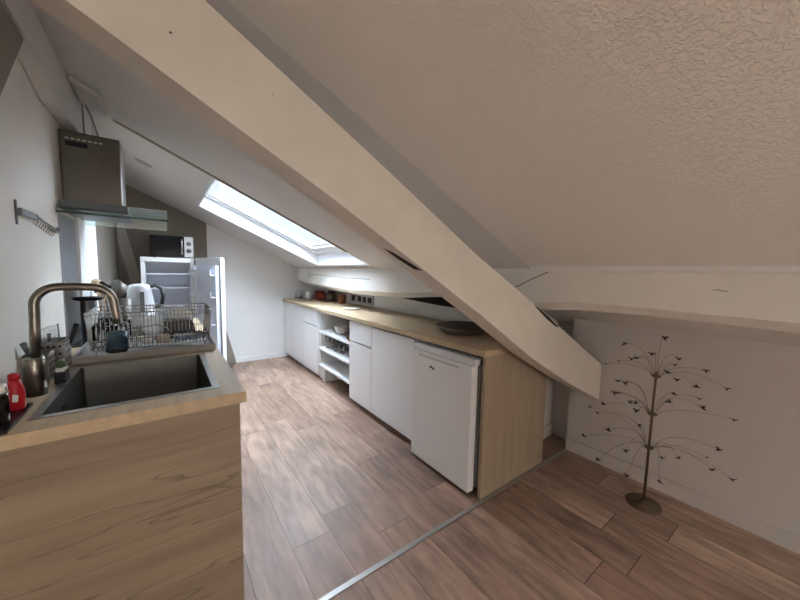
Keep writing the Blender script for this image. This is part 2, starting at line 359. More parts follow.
# roof window
def roofbox(mb, x0, x1, y0, y1, n0, n1):
    """box lying in the roof slope: n0..n1 measured up from the ceiling line"""
    mb.prism([(x0, zc(x0)+n0), (x1, zc(x1)+n0), (x1, zc(x1)+n1), (x0, zc(x0)+n1)], 'y', y0, y1)
b = MB()
t = 0.018
roofbox(b, SX0, SX1, SY0, SY0+t, 0.0, 0.20); roofbox(b, SX0, SX1, SY1-t, SY1, 0.0, 0.20)
roofbox(b, SX0, SX0+t, SY0+t, SY1-t, 0.0, 0.20); roofbox(b, SX1-t, SX1, SY0+t, SY1-t, 0.0, 0.20)
win = struct(b.build('window_1', 'frame', origin=(0, 0, 0)))
def ring(mb, x0, x1, y0, y1, wd, n0, n1):
    roofbox(mb, x0, x1, y0, y0+wd, n0, n1); roofbox(mb, x0, x1, y1-wd, y1, n0, n1)
    roofbox(mb, x0, x0+wd, y0+wd, y1-wd, n0, n1); roofbox(mb, x1-wd, x1, y0+wd, y1-wd, n0, n1)
b = MB(); ring(b, SX0+t, SX1-t, SY0+t, SY1-t, 0.05, 0.13, 0.20); fr = b.build('window_frame', 'frame', win)
b = MB(); ring(b, SX0+.072, SX1-.072, SY0+.072, SY1-.072, 0.055, 0.15, 0.215); sash = b.build('window_sash', 'frame', win)
b = MB(); ring(b, SX0+.128, SX1-.128, SY0+.128, SY1-.128, 0.007, 0.172, 0.19); b.build('gasket', 'grey', sash)
b = MB(); roofbox(b, SX0+.128, SX1-.128, SY0+.128, SY1-.128, 0.19, 0.195); b.build('pane', 'pane', sash)
b = MB(); roofbox(b, SX0+.078, SX0+.115, SY0+.25, SY1-.25, 0.128, 0.149); b.build('ventilation_bar', 'frame', sash)

# roof window behind the camera
b = MB(); ring(b, RX_0, RX_1, RY_0, RY_1, 0.06, 0.10, 0.18)
win2 = struct(b.build('window_2', 'frame', origin=(0, 0, 0)))
b = MB(); roofbox(b, RX_0+.06, RX_1-.06, RY_0+.06, RY_1-.06, 0.15, 0.155); b.build('pane', 'pane', win2)

# ------------------------------------------------------------------ timbers
def beam(name, poly_b, poly_t, y0, y1, m, lab, cat='beam', bev=0.012):
    o = MB().prism(poly_b+poly_t[::-1], 'y', y0, y1, bev).build(name, m)
    return tag(o, lab, cat)
bot = [(-0.55, 2.06), (-0.136, 1.848), (0.083, 1.733), (0.433, 1.550), (0.80, 1.343), (1.129, 1.156), (1.569, 0.892), (2.0, 0.67), (2.465, 0.455)]
top = [(-0.55, 2.30), (0.099, 1.961), (0.60, 1.69), (1.114, 1.405), (1.569, 1.180), (2.0, 0.955), (2.465, 0.72)]
raf = beam('roof_beam', bot, top, 0.93, 1.045, 'beam', 'big cream-painted diagonal roof beam crossing in front of the skylight')
# dark checks in the timber
bm = bmesh.new(); ub = lambda x: 1.343+0.564*(0.80-x)
vv = [bm.verts.new((x, y, ub(x)-0.001)) for x, y in ((0.655, 1.005), (0.685, 0.978), (0.77, 0.950), (0.80, 0.948), (0.79, 0.985), (0.72, 1.002))]
bm.faces.new(vv); bmesh.ops.solidify(bm, geom=bm.faces[:], thickness=0.002); b = MB(); b._join(bm); b.build('crack_or_gap_shade', 'dark', raf)
for (x, z, r_) in ((1.75, 0.92, .003), (1.79, 0.905, .002), (0.03, 1.86, .0028), (0.25, 1.80, .0015)):
    MB().lathe([(r_*.4, 0), (r_, 0.001), (r_*.3, 0.0015)], (x, 0.930, z), 8, (0, -1, 0)).build('nail_hole', 'dark', raf)
MB().prism([(1.555, 1.180), (1.60, 1.162), (1.70, 1.110), (1.83, 1.036), (1.80, 1.042), (1.70, 1.092), (1.62, 1.140)], 'y', 0.9285, 0.935).build('crack_or_gap_shade', 'dark', raf)  # dark strip painted for the shaded gap between beam and purlin
# purlin along the foot of the slope, irregular lower edge
pb = [(YR, 1.19), (0.0, 1.192), (0.25, 1.196), (0.5, 1.201), (0.775, 1.203), (1.0, 1.18), (1.4, 1.185), (1.8, 1.191), (2.3, 1.153), (3.235, 1.127), (4.1, 1.147), (4.6, 1.175), (4.998, 1.205)]
def purlin():
    bm = bmesh.new(); rings = []
    for y, z in pb:
        wob = 0.006*math.sin(y*5)
        sec = [(1.68, 1.372), (1.68+wob*.3, z), (1.735, z-0.040+wob), (1.87, z-0.042), (1.87, 1.288)]
        rings.append([bm.verts.new((a, y, c)) for a, c in sec])
    for A, B in zip(rings, rings[1:]):
        for i in range(5): bm.faces.new((A[i], A[(i+1) % 5], B[(i+1) % 5], B[i]))
    bm.faces.new(rings[0]); bm.faces.new(rings[-1])
    mb = MB(); mb._join(bm); return mb
pu = tag(purlin().build('purlin', 'beamw'), 'long white-painted horizontal timber running under the skylight and across the right wall', 'beam')
b = MB()
def yz_strip(b, pts, wd, x):
    for (y0, z0), (y1, z1) in zip(pts, pts[1:]):
        b.prism([(y0, z0-wd), (y1, z1-wd), (y1, z1+wd), (y0, z0+wd)], 'x', x-0.0012, x+0.001)
yz_strip(b, [(1.17, 1.262), (1.14, 1.258), (1.10, 1.272), (1.04, 1.305), (0.93, 1.352)], 0.0022, 1.679)
b.build('crack_or_gap_shade', 'dark', pu)
b = MB(); yz_strip(b, [(4.5, 1.29), (3.9, 1.275), (3.3, 1.262), (2.8, 1.26)], 0.0022, 1.679); b.build('crack_or_gap_shade', 'dark', pu)
b = MB(); yz_strip(b, [(0.275, 1.291), (0.262, 1.293), (0.245, 1.288), (0.235, 1.289)], 0.001, 1.679)
b.build('crack_or_gap_shade', 'dark', pu)
# dark sheet painting in the shade of the gap behind the purlin
o = MB().prism([(1.34, 1.025), (2.2, 1.038), (3.3, 1.085), (4.98, 1.10), (4.98, 1.19), (1.34, 1.19)], 'x', 2.055, 2.079).build('gap_shade_sheet', 'dark')
tag(o, 'dark sheet standing in for the shaded gap between white purlin and the wall above the long worktop', 'board')
# short post under the purlin end beside the beam
tag(MB().box(1.74, 1.86, 1.05, 1.10, 1.0, 1.136).build('timber_block', 'beam'), 'small cream timber block under the purlin behind the diagonal beam', 'block')
# ridge purlin along the top of the left wall
o = MB().prism([(1.05, 2.13), (1.85, 2.13), (2.15, 2.06), (2.75, 2.09), (3.05, 2.12), (3.05, 2.31), (1.05, 2.31)], 'x', XL+0.001, -0.36, 0.006).build('ridge_beam', 'ceil2')
tag(o, 'painted timber along the top of the left wall above the cooker hood', 'beam')
o = MB().prism([(0.9, 1.15), (1.76, 2.125), (1.25, 2.125), (0.9, 1.70)], 'x', XL+0.001, -0.37).build('knee_brace', 'taupe')  # taupe colour stands in for the shade on the brace
tag(o, 'sloping brace coloured dark for its shade at the top left corner under the ridge timber', 'brace')
o = MB().prism([(-0.415, 1.63), (-0.415, 1.98), (-0.385, 1.98), (-0.19, 1.0), (-0.29, 1.0)], 'y', 4.86, 4.925).build('leaning_post', mat('pale_taupe_paint', (0.42, 0.37, 0.31), 0.6))
tag(o, 'slanted pale timber post in the far left corner behind the kettle', 'post')
# small rounded cable box on the ceiling near the ridge
bx_ = thing('junction_box', (-0.27, 2.5, zc(-0.27)), 'small white rounded junction box on the ceiling above the cooker hood', 'box')
MB().prism([(-0.35, zc(-0.35)), (-0.24, zc(-0.24)), (-0.24, zc(-0.24)-0.03), (-0.35, zc(-0.35)-0.03)], 'y', 2.33, 2.60, 0.012).build('box_body', 'ceil2', bx_)
cb = MB()
cb.tube([(-0.345, 2.62, 2.25), (-0.34, 2.60, 2.20), (-0.335, 2.56, 2.12), (-0.33, 2.55, 2.03)], 0.004, 6)
cb.tube([(-0.33, 2.62, 2.25), (-0.31, 2.62, 2.20), (-0.29, 2.62, 2.12), (-0.27, 2.62, 2.03)], 0.004, 6)
tag(cb.build('hood_cable', 'kgrey'), 'dark pair of cables dropping from the ceiling into the cooker hood', 'cable')
# recessed ceiling spot
sp = thing('ceiling_spotlight', (-0.11, 3.43, zc(-0.11)), 'small round recessed spotlight in the ceiling between hood and skylight', 'light')
MB().lathe([(0.062, -0.008), (0.062, 0), (0.045, 0.006), (0.04, 0.0)], (-0.11, 3.43, zc(-0.11)+0.012), 24, (-SL, 0, -1)).build('spotlight_ring', 'silver', sp)

# ------------------------------------------------------------------ sink peninsula
isl = thing('sink_cabinet', (-0.1, 2.2, 0), 'oak-grained kitchen base unit with end panel under the stainless sink', 'cabinet')
MB().box(XL+0.002, 0.205, 1.245, 1.265, 0.0, 0.86).build('end_panel', 'oak', isl)
bd = MB()
bd.box(XL+0.002, 0.185, 1.266, 1.28, 0.08, 0.86); bd.box(XL+0.002, 0.185, 3.28, 3.3, 0.08, 0.86); bd.box(XL+0.002, 0.185, 1.28, 3.28, 0.08, 0.10)
bd.box(XL+0.002, 0.13, 1.28, 3.28, 0, 0.08); bd.box(XL+0.002, XL+.014, 1.28, 3.28, 0.10, 0.86); bd.box(XL+.014, 0.185, 2.0, 2.02, 0.1, 0.86)
bd.build('body', 'white', isl)
for i, (y0, y1) in enumerate(((1.27, 1.85), (1.855, 2.35), (2.355, 2.85), (2.855, 3.3))):
    d = MB().box(0.186, 0.204, y0, y1, 0.085, 0.855).build('door', 'oak', isl)
# worktop with cut-out
bowl = (-0.300, 0.128, 1.325, 1.875)
wt = MB()
WT0, WT1, WTX = 1.215, 3.32, 0.222
wt.box(XL+0.001, bowl[0], WT0, WT1, 0.862, 0.90); wt.box(bowl[1], WTX, WT0, WT1, 0.862, 0.90)
wt.box(bowl[0], bowl[1], WT0, bowl[2], 0.862, 0.90); wt.box(bowl[0], bowl[1], bowl[3], WT1, 0.862, 0.90)
o = wt.build('worktop', M_['top'], origin=(0, 0, 0)); tag(o, 'light wood worktop around the stainless sink on the left', 'worktop')
topx = M_['top'].copy(); topx.name = 'light_worktop_cross'
# sink
sk = thing('sink', (-0.085, 1.6, 0.9), 'square stainless steel sink set in the left worktop', 'sink')
b = MB(); x0, x1, y0, y1 = bowl; rw = 0.022
for (a0, a1, c0, c1) in ((x0-rw, x0, y0-rw, y1+rw), (x1, x1+rw, y0-rw, y1+rw), (x0, x1, y0-rw, y0), (x0, x1, y1, y1+rw)): b.box(a0, a1, c0, c1, 0.9002, 0.9032)
b.build('rim', 'chrome' if False else 'steel', sk)
def bowlmesh():
    bm = bmesh.new(); rad = 0.03; n = 5; e = 0.0015; rings = []
    def loop(ins, z, rad):
        out = []
        X0_, X1_, Y0_, Y1_ = x0+e+ins, x1-e-ins, y0+e+ins, y1-e-ins
        for (cx, cy, a) in ((X1_-rad, Y1_-rad, 0), (X0_+rad, Y1_-rad, 90), (X0_+rad, Y0_+rad, 180), (X1_-rad, Y0_+rad, 270)):
            for i in range(n+1):
                t_ = math.radians(a+90*i/n); out.append(bm.verts.new((cx+rad*math.cos(t_), cy+rad*math.sin(t_), z)))
        return out
    for ins, z, r_ in ((0, 0.9033, 0.012), (0.002, 0.895, 0.012), (0.006, 0.73, 0.014), (0.012, 0.712, 0.014), (0.03, 0.702, 0.02)): rings.append(loop(ins, z, r_))
    for A, B in zip(rings, rings[1:]):
        k = len(A)
        for i in range(k): bm.faces.new((A[i], A[(i+1) % k], B[(i+1) % k], B[i])).smooth = True
    bm.faces.new(rings[-1])
    mb = MB(); mb._join(bm); return mb
sb = bowlmesh().build('basin', 'sinksteel', sk)
MB().lathe([(0.045, 0), (0.045, 0.003), (0.036, 0.004), (0.034, 0.001), (0.012, 0.002), (0.001, 0.003)], (-0.08, 1.6, 0.7022), 24).build('drain', 'chrome', sb)
ov = MB(); ov.prism([(1.52, 0.842), (1.575, 0.842), (1.575, 0.855), (1.52, 0.855)], 'x', x0+0.004, x0+0.0065, 0.001); ov.build('overflow_slot', 'chrome', sb)
# tap
tp = thing('kitchen_tap', (-0.36, 1.56, 0.9), 'brushed nickel kitchen tap with squared gooseneck beside the sink', 'tap')
MB().lathe([(0.0265, 0), (0.0265, 0.125), (0.024, 0.128), (0.014, 0.129)], (-0.36, 1.56, 0.9), 28).build('tap_body', 'tap', tp)
zt = 1.262
pts = [(-0.355, 1.56, 1.028), (-0.352, 1.56, 1.12), (-0.35, 1.56, 1.19)]
pts += [(-0.35+0.06-0.06*math.cos(a), 1.56, 1.20+0.062*math.sin(a)) for a in [i*math.pi/16 for i in range(0, 9)]]
pts += [(-0.25, 1.56, zt), (-0.215, 1.56, zt-0.001)]
pts += [(-0.21+0.058*math.sin(a), 1.56, zt-0.06+0.058*math.cos(a)) for a in [i*math.pi/16*0.92 for i in range(1, 9)]]
pts += [(-0.148, 1.56, 1.155), (-0.145, 1.56, 1.125)]
MB().tube(pts, 0.0135, 16).build('spout', 'tap', tp)
lv = MB(); lv.tube([(-0.36, 1.575, 1.0), (-0.362, 1.61, 1.003), (-0.363, 1.66, 1.012)], 0.006, 8); lv.build('lever', 'tap', tp)

# ------------------------------------------------------------------ dish rack
RX0, RX1, RY0, RY1 = -0.295, 0.195, 1.985, 2.33
tr = thing('drip_tray', (-0.05, 2.15, 0.9), 'grey plastic drip tray with a sloping lip under the wire dish rack', 'tray')
t_ = MB(); t_.prism([(1.945, 0.903), (2.355, 0.903), (2.362, 0.934), (2.352, 0.934), (2.347, 0.910), (1.985, 0.910), (1.952, 0.936), (1.940, 0.936)], 'x', -0.335, 0.203)
t_.build('tray_body', 'traygrey', tr)
for a_, b_ in ((-0.342, -0.3355), (0.2035, 0.210)): MB().box(a_, b_, 1.945, 2.36, 0.902, 0.936).build('tray_edge', 'traygrey', tr)
rk = thing('dish_rack', (-0.05, 2.15, 0.936), 'chrome wire dish rack full of washing-up beside the sink', 'rack')
def loop_rect(z, ex, r=0.0024):
    x0_, x1_, y0_, y1_ = RX0-ex, RX1+ex, RY0-ex*0.6, RY1+ex*0.6; rr = 0.03; P = []
    for (cx, cy, a) in ((x1_-rr, y1_-rr, 0), (x0_+rr, y1_-rr, 90), (x0_+rr, y0_+rr, 180), (x1_-rr, y0_+rr, 270)):
        for i in range(5):
            q = math.radians(a+22.5*i); P.append((cx+rr*math.cos(q), cy+rr*math.sin(q), z))
    return P
b = MB(); b.tube(loop_rect(1.118, 0.004), 0.003, 6, True); b.tube(loop_rect(1.098, 0.002), 0.002, 6, True); b.build('top_rail', 'chrome', rk)
b = MB(); b.tube(loop_rect(0.99, -0.006), 0.0026, 6, True); b.build('middle_rail', 'chrome', rk)
b = MB(); b.tube(loop_rect(0.945, -0.012), 0.0026, 6, True); b.build('bottom_rail', 'chrome', rk)
nx = 30
for i in range(nx):
    b = MB()
    x = RX0+0.02+(RX1-RX0-0.04)*i/(nx-1)
    b.tube([(x, RY0-0.004, 1.118), (x, RY0+0.004, 0.99), (x, RY0+0.012, 0.946), (x, RY1-0.012, 0.946), (x, RY1-0.004, 0.99), (x, RY1+0.004, 1.118)], 0.0014, 5)
    b.build('cross_wire', 'chrome', rk)
for i in range(14):
    y = RY0+0.02+(RY1-RY0-0.04)*i/13
    MB().tube([(RX0-0.003, y, 1.118), (RX0+0.006, y, 0.99), (RX0+0.012, y, 0.944)], 0.0014, 5).build('end_wire', 'chrome', rk)
    MB().tube([(RX1+0.003, y, 1.118), (RX1-0.006, y, 0.99), (RX1-0.012, y, 0.944)], 0.0014, 5).build('end_wire', 'chrome', rk)
for x in (RX0+0.03, RX1-0.03):
    MB().tube([(x, RY0+0.012, 0.944), (x, RY0+0.013, 0.912)], 0.003, 6).build('foot', 'chrome', rk)
    MB().tube([(x, RY1-0.012, 0.944), (x, RY1-0.013, 0.912)], 0.003, 6).build('foot', 'chrome', rk)
# dark sweeping plate divider inside the rack
b = MB(); b.tube([(-0.13, 2.08, 1.0), (-0.10, 2.08, 1.03), (-0.04, 2.08, 1.038), (0.0, 2.08, 1.02), (0.02, 2.08, 0.99)], 0.003, 6); b.build('plate_divider', 'kgrey', rk)

def glass(name, x, y, z, r, h, lab, group=None, m='glass'):
    o = MB().lathe([(r*0.8, 0), (r, h), (r-0.0018, h), (r*0.8-0.0018, 0.006), (0.001, 0.006)], (x, y, z), 18).build(name, m)
    return tag(o, lab, 'glass', group)
GL = [(-0.255, 2.04, 0.031, 0.105, 'clear tumbler in the front left corner of the dish rack'), (-0.255, 2.13, 0.031, 0.105, 'clear tumbler standing second from the front at the left end of the dish rack'),
      (-0.25, 2.23, 0.033, 0.12, 'tall clear tumbler at the back left corner of the dish rack'), (-0.178, 2.07, 0.028, 0.10, 'clear tumbler just behind the dark blue mug in the rack'),
      (-0.175, 2.17, 0.03, 0.11, 'clear tumbler in the middle row of the rack left of the plates')]
for x, y, r, h, lab in GL: glass('drinking_glass', x, y, 0.949, r, h, lab, 'tumblers in the dish rack')
# plates standing in the rack
def plate(x, y, z, r, lab, m='ceramic', tilt=0.18, grp='plates in the dish rack'):
    o = MB().lathe([(0.001, 0), (r*0.6, 0), (r, 0.014), (r, 0.017), (r*0.6, 0.004), (0.001, 0.004)], (x, y, z), 28, (math.sin(tilt)*0+0.12, -1, tilt)).build('plate', m)
    return tag(o, lab, 'plate', grp)
plate(0.065, 2.29, 1.030, 0.068, 'white plate standing behind the black container in the rack')
plate(-0.055, 2.20, 1.015, 0.055, 'pale plate standing upright in the middle of the rack', 'liner')
# bowls
def bowl_(name, x, y, z, r, h, m, lab, group=None, axis=(0, 0, 1)):
    o = MB().lathe([(0.001, 0), (r*0.45, 0), (r*0.8, h*0.45), (r, h), (r-0.004, h), (r*0.76, h*0.5), (r*0.42, 0.005), (0.001, 0.005)], (x, y, z), 24, axis).build(name, m)
    return tag(o, lab, 'bowl', group)
bowl_('bowl', -0.082, 2.06, 0.949, 0.036, 0.035, 'ceramic', 'small white bowl in the rack right of the dark blue mug')
o = MB().prism([(-0.015, 0.952), (0.135, 0.952), (0.125, 1.03), (0.110, 1.05), (-0.013, 1.05)], 'y', 2.10, 2.21, 0.006).build('food_container', 'black'); tag(o, 'black plastic food container upside down in the dish rack', 'container')
o = MB().box(-0.04, 0.012, 2.005, 2.075, 0.950, 0.99, 0.008).build('butter_dish', 'beige'); tag(o, 'small beige dish in the rack between white bowl and black container', 'dish')
b = MB(); bm = bmesh.new(); N = 14
g = [[bm.verts.new((0.03+0.15*i/N, 2.01+0.075*j/N, 0.972+0.014*math.sin(i*1.3+j*0.9)+0.008*math.cos(j*1.7-i))) for j in range(N+1)] for i in range(N+1)]
for i in range(N):
    for j in range(N): bm.faces.new((g[i][j], g[i+1][j], g[i+1][j+1], g[i][j+1])).smooth = True
bmesh.ops.solidify(bm, geom=bm.faces[:], thickness=0.004); b._join(bm)
tag(b.build('dish_cloth', 'bluecloth'), 'crumpled pale blue cloth lying at the right end of the dish rack', 'cloth')
# dark blue mug hooked over the front rail
mg = thing('mug', (-0.185, 1.955, 0.955), 'dark blue mug upside down on the front of the dish rack', 'mug')
MB().lathe([(0.037, 0), (0.039, 0.004), (0.041, 0.085), (0.036, 0.09), (0.001, 0.091)], (-0.187, 1.93, 0.948), 28, (0.04, 0.5, 1), cap0=False).build('mug_body', 'mug', mg)
MB().lathe([(0.001, 0), (0.0355, 0.0)], (-0.187, 1.931, 0.954), 24, (0.04, 0.5, 1)).build('mug_inside', mat('brown_glaze', (0.05, 0.03, 0.022), 0.3), mg)
MB().tube([(-0.168+0.02*math.cos(a)*1.0, 1.900-0.012*math.sin(a)+0.012, 1.0+0.027*math.sin(a)) for a in [i*math.pi/8-math.pi/2 for i in range(0, 9)]] , 0.005, 8).build('mug_handle', 'mug', mg)

# ------------------------------------------------------------------ things at the back of the left worktop
hb = thing('hob', (-0.12, 2.6, 0.9), 'black glass hob on the worktop below the cooker hood', 'hob')
MB().box(-0.41, 0.12, 2.375, 2.80, 0.9005, 0.906, 0.002).build('glass_top', 'blackgloss', hb)
pt = thing('stock_pot', (-0.29, 2.62, 0.906), 'tall narrow steel pot on the hob under the black frying pan', 'pot')
MB().lathe([(0.034, 0), (0.036, 0.005), (0.036, 0.235), (0.038, 0.239), (0.034, 0.239), (0.034, 0.01), (0.001, 0.01)], (-0.345, 2.455, 0.9065), 28).build('pot_body', 'splash', pt)
fp = thing('frying_pan', (-0.29, 2.62, 1.112), 'black frying pan resting on top of the tall narrow steel pot', 'pan')
MB().lathe([(0.001, 0), (0.056, 0), (0.07, 0.016), (0.067, 0.016), (0.054, 0.003), (0.001, 0.003)], (-0.345, 2.455, 1.1465), 30).build('pan_body', 'blackgloss', fp)
# utensil crock
cr = thing('utensil_crock', (-0.33, 2.95, 0.9), 'grey crock holding wooden spoons behind the tap', 'crock')
MB().lathe([(0.045, 0), (0.05, 0.13), (0.046, 0.13), (0.041, 0.006), (0.001, 0.006)], (-0.33, 2.95, 0.901), 22).build('crock_body', 'splash', cr)
def utensil(name, x0_, y0_, x1_, y1_, z1_, m, lab, head):
    root = thing(name, (x0_, y0_, 0.91), lab, 'utensil')
    MB().tube([(x0_, y0_, 0.91), (x1_, y1_, z1_)], 0.006, 8).build('handle', m, root)
    b = MB()
    if head == 'spoon': b.lathe([(0.004, 0), (0.022, 0.012), (0.027, 0.035), (0.02, 0.06), (0.002, 0.07)], (x1_, y1_, z1_-0.005), 16, (x1_-x0_, y1_-y0_, z1_-0.91))
    elif head == 'flat': b.prism([(x1_-0.018, z1_-0.01), (x1_+0.018, z1_-0.01), (x1_+0.024, z1_+0.075), (x1_-0.024, z1_+0.075)], 'y', y1_-0.003, y1_+0.003, 0.001)
    else: b.lathe([(0.001, 0), (0.035, 0.006), (0.048, 0.03), (0.045, 0.03), (0.03, 0.009), (0.001, 0.004)], (x1_, y1_, z1_-0.01), 18, (0.1, -0.25, -1))
    b.build('head', m, root)
utensil('wooden_spoon', -0.345, 2.93, -0.365, 2.93, 1.19, 'spoonwood', 'pale wooden spoon standing in the utensil crock', 'spoon')
utensil('wooden_spatula', -0.325, 2.94, -0.335, 2.93, 1.12, 'spoonwood', 'pale flat wooden spatula in the utensil crock', 'flat')
utensil('wooden_spatula', -0.30, 2.95, -0.29, 2.93, 1.11, 'spoonwood', 'wooden spatula leaning right in the utensil crock', 'flat')
utensil('ladle', -0.31, 2.975, -0.345, 2.99, 1.20, 'black', 'black ladle hooked over the rim of the utensil crock', 'ladle')
# saucepan tipped up on the pile
sp_ = thing('saucepan', (-0.25, 2.87, 1.05), 'dark grey saucepan tipped on its side beside the kettle', 'pan')
MB().lathe([(0.001, 0), (0.05, 0), (0.057, 0.06), (0.054, 0.06), (0.047, 0.004), (0.001, 0.004)], (-0.235, 2.84, 1.17), 26, (-0.6, -0.35, 0.45)).build('pan_body', 'pan', sp_)
MB().tube([(-0.285, 2.81, 1.20), (-0.33, 2.78, 1.235)], 0.008, 8, r1=0.011).build('handle', 'black', sp_)
st_ = MB(); st_.lathe([(0.036, 0), (0.038, 0.02), (0.038, 0.22), (0.001, 0.222)], (-0.225, 2.80+0.04, 0.901), 20)
tag(st_.build('canister', 'pan'), 'grey canister under the tipped saucepan behind the dish rack', 'canister')
# kettle
kt = thing('kettle', (-0.145, 2.95, 0.9), 'white electric kettle with grey handle behind the dish rack', 'kettle')
MB().lathe([(0.082, 0), (0.082, 0.02), (0.001, 0.021)], (-0.145, 2.95, 0.901), 30).build('kettle_base', 'kgrey', kt)
MB().lathe([(0.080, 0.0), (0.086, 0.02), (0.080, 0.14), (0.066, 0.265), (0.060, 0.285), (0.03, 0.294), (0.001, 0.296)], (-0.145, 2.95, 0.922), 32).build('kettle_body', 'kettle', kt)
MB().tube([(-0.09, 2.94, 1.195), (-0.055, 2.935, 1.205), (-0.022, 2.93, 1.185), (-0.012, 2.93, 1.13), (-0.02, 2.93, 1.07), (-0.06, 2.935, 1.04)], 0.013, 10).build('kettle_handle', mat('kettle_dark_grey', (0.05, 0.055, 0.06), 0.45), kt)
MB().prism([(-0.142, 1.02), (-0.118, 1.02), (-0.118, 1.165), (-0.142, 1.165)], 'y', 2.862, 2.880, 0.002).build('water_gauge', 'kgrey', kt)
MB().prism([(-0.20, 1.12), (-0.20, 1.19), (-0.235, 1.19)], 'y', 2.935, 2.965, 0.003).build('kettle_lip', 'kettle', kt)

# cutlery and clutter between tap and wall
def caddy(x0_, x1_, y0_, y1_, z0_, z1_, lab, holes=True):
    root = thing('cutlery_caddy', ((x0_+x1_)/2, (y0_+y1_)/2, z0_), lab, 'caddy')
    b = MB(); t2 = 0.002
    b.box(x0_, x1_, y0_, y0_+t2, z0_, z1_); b.box(x0_, x1_, y1_-t2, y1_, z0_, z1_); b.box(x0_, x0_+t2, y0_+t2, y1_-t2, z0_, z1_); b.box(x1_-t2, x1_, y0_+t2, y1_-t2, z0_, z1_); b.box(x0_+t2, x1_-t2, y0_+t2, y1_-t2, z0_, z0_+t2)
    b.build('caddy_body', 'steel', root)
    for i in range(4):
        for j in range(4):
            MB().lathe([(0.0045, 0), (0.0045, 0.0006)], (x0_+0.014+(x1_-x0_-0.028)*i/3, y0_-0.0001, z0_+0.02+(z1_-z0_-0.04)*j/3), 8, (0, -1, 0)).build('drain_hole', 'dark', root)
            MB().lathe([(0.0045, 0), (0.0045, 0.0006)], (x1_+0.0001, y0_+0.014+(y1_-y0_-0.028)*i/3, z0_+0.02+(z1_-z0_-0.04)*j/3), 8, (1, 0, 0)).build('drain_hole', 'dark', root)
    b = MB(); b.tube([(x0_, y0_, z1_), (x1_, y0_, z1_), (x1_, y1_, z1_), (x0_, y1_, z1_)], 0.0028, 6, True); b.build('caddy_rim', 'chrome', root)
caddy(-0.412, -0.335, 1.83, 1.93, 0.901, 1.03, 'perforated steel cutlery caddy beside the dish rack')
gr = thing('grater', (-0.385, 1.86, 1.0), 'flat wire-mesh grater standing up in the cutlery caddy', 'grater')
b = MB(); b.tube([(-0.408, 1.87, 0.92), (-0.408, 1.87, 1.075), (-0.358, 1.87, 1.098), (-0.352, 1.87, 0.92)], 0.0022, 6, True); b.build('grater_frame', 'kgrey', gr)
b = MB()
for i in range(11):
    x = -0.405+0.049*i/10; b.tube([(x, 1.87, 0.95), (x, 1.87, 1.075+0.022*(x+0.408)/0.05)], 0.0007, 4)
for j in range(18): b.tube([(-0.407, 1.87, 0.955+0.007*j), (-0.354, 1.87, 0.955+0.007*j)], 0.0007, 4)
b.build('grater_mesh', 'steel', gr)
def cut(name, p0, p1, m, lab, r=0.004):
    root = thing(name, p0, lab, 'cutlery', 'cutlery standing in the steel caddy')
    p0 = Vector(p0); p1 = Vector(p1); d = p1-p0
    MB().tube([p0, p0+d*0.55], 0.0022, 6).build('shaft', 'chrome', root)
    MB().tube([p0+d*0.5, p0+d*0.8, p1], r, 8, r1=r*1.5).build('handle', m, root)
cut('knife', (-0.36, 1.90, 0.91), (-0.315, 1.94, 1.085), 'black', 'black-handled knife leaning right out of the cutlery caddy', 0.006)
cut('fork', (-0.395, 1.88, 0.91), (-0.39, 1.90, 1.055), 'black', 'short black-handled fork behind the mesh grater')
cut('spoon', (-0.40, 1.85, 0.91), (-0.405, 1.80, 1.062), 'black', 'black-handled spoon leaning towards the tap in the caddy', 0.005)
# second caddy close to the wall left of the tap
caddy(-0.415, -0.355, 1.69, 1.78, 0.901, 1.01, 'small steel caddy at the wall behind the tap')
cut('whisk', (-0.385, 1.74, 0.91), (-0.405, 1.66, 1.06), 'kgrey', 'dark-handled whisk leaning left from the small steel caddy', 0.006)
# sponge holder with sponge
sh = thing('sponge_holder', (-0.352, 1.69, 0.9), 'black sponge holder behind the tap', 'holder')
MB().box(-0.336, -0.306, 1.655, 1.715, 0.901, 0.944, 0.003).build('holder_body', 'black', sh)
MB().box(-0.333, -0.309, 1.66, 1.71, 0.9442, 0.957, 0.003).build('scouring_pad', 'ceramic', sh)
tag(MB().box(-0.333, -0.310, 1.664, 1.706, 0.9575, 0.985, 0.006).build('sponge', 'green'), 'dull green sponge sitting on the black holder', 'sponge')
# jar, bottle and tray in the left foreground
tag(MB().prism([(-0.418, 1.225), (-0.338, 1.225), (-0.342, 1.45), (-0.418, 1.45)], 'z', 0.9005, 0.909, 0.002).build('bottle_tray', 'black'), 'black edged tray under the jar and red bottle', 'tray')
jr = thing('storage_jar', (-0.396, 1.36, 0.909), 'dark glass clip-top jar at the left edge in front of the tap', 'jar')
MB().lathe([(0.020, 0), (0.0215, 0.006), (0.0215, 0.075), (0.018, 0.085), (0.001, 0.086)], (-0.368, 1.285, 0.9095), 24).build('jar_body', 'coffee', jr)
MB().lathe([(0.0205, 0), (0.0205, 0.018), (0.016, 0.024), (0.001, 0.024)], (-0.368, 1.285, 0.9955), 24).build('jar_lid', 'ceramic', jr)
b = MB(); b.tube([(-0.347, 1.275, 1.01), (-0.343, 1.27, 0.99), (-0.345, 1.275, 0.975)], 0.0015, 6); b.tube(arc((-0.368, 1.285, 0.992), 0.0225, 0, 2*math.pi, 20, 'xy')[:-1], 0.0016, 6, True); b.build('wire_clasp', 'chrome', jr)
rb = thing('detergent_bottle', (-0.392, 1.455, 0.909), 'red washing-up liquid bottle with pale label left of the tap', 'bottle')
MB().lathe([(0.018, 0), (0.020, 0.006), (0.020, 0.055), (0.014, 0.08), (0.010, 0.088), (0.001, 0.088)], (-0.366, 1.405, 0.9095), 22).build('bottle_body', 'red', rb)
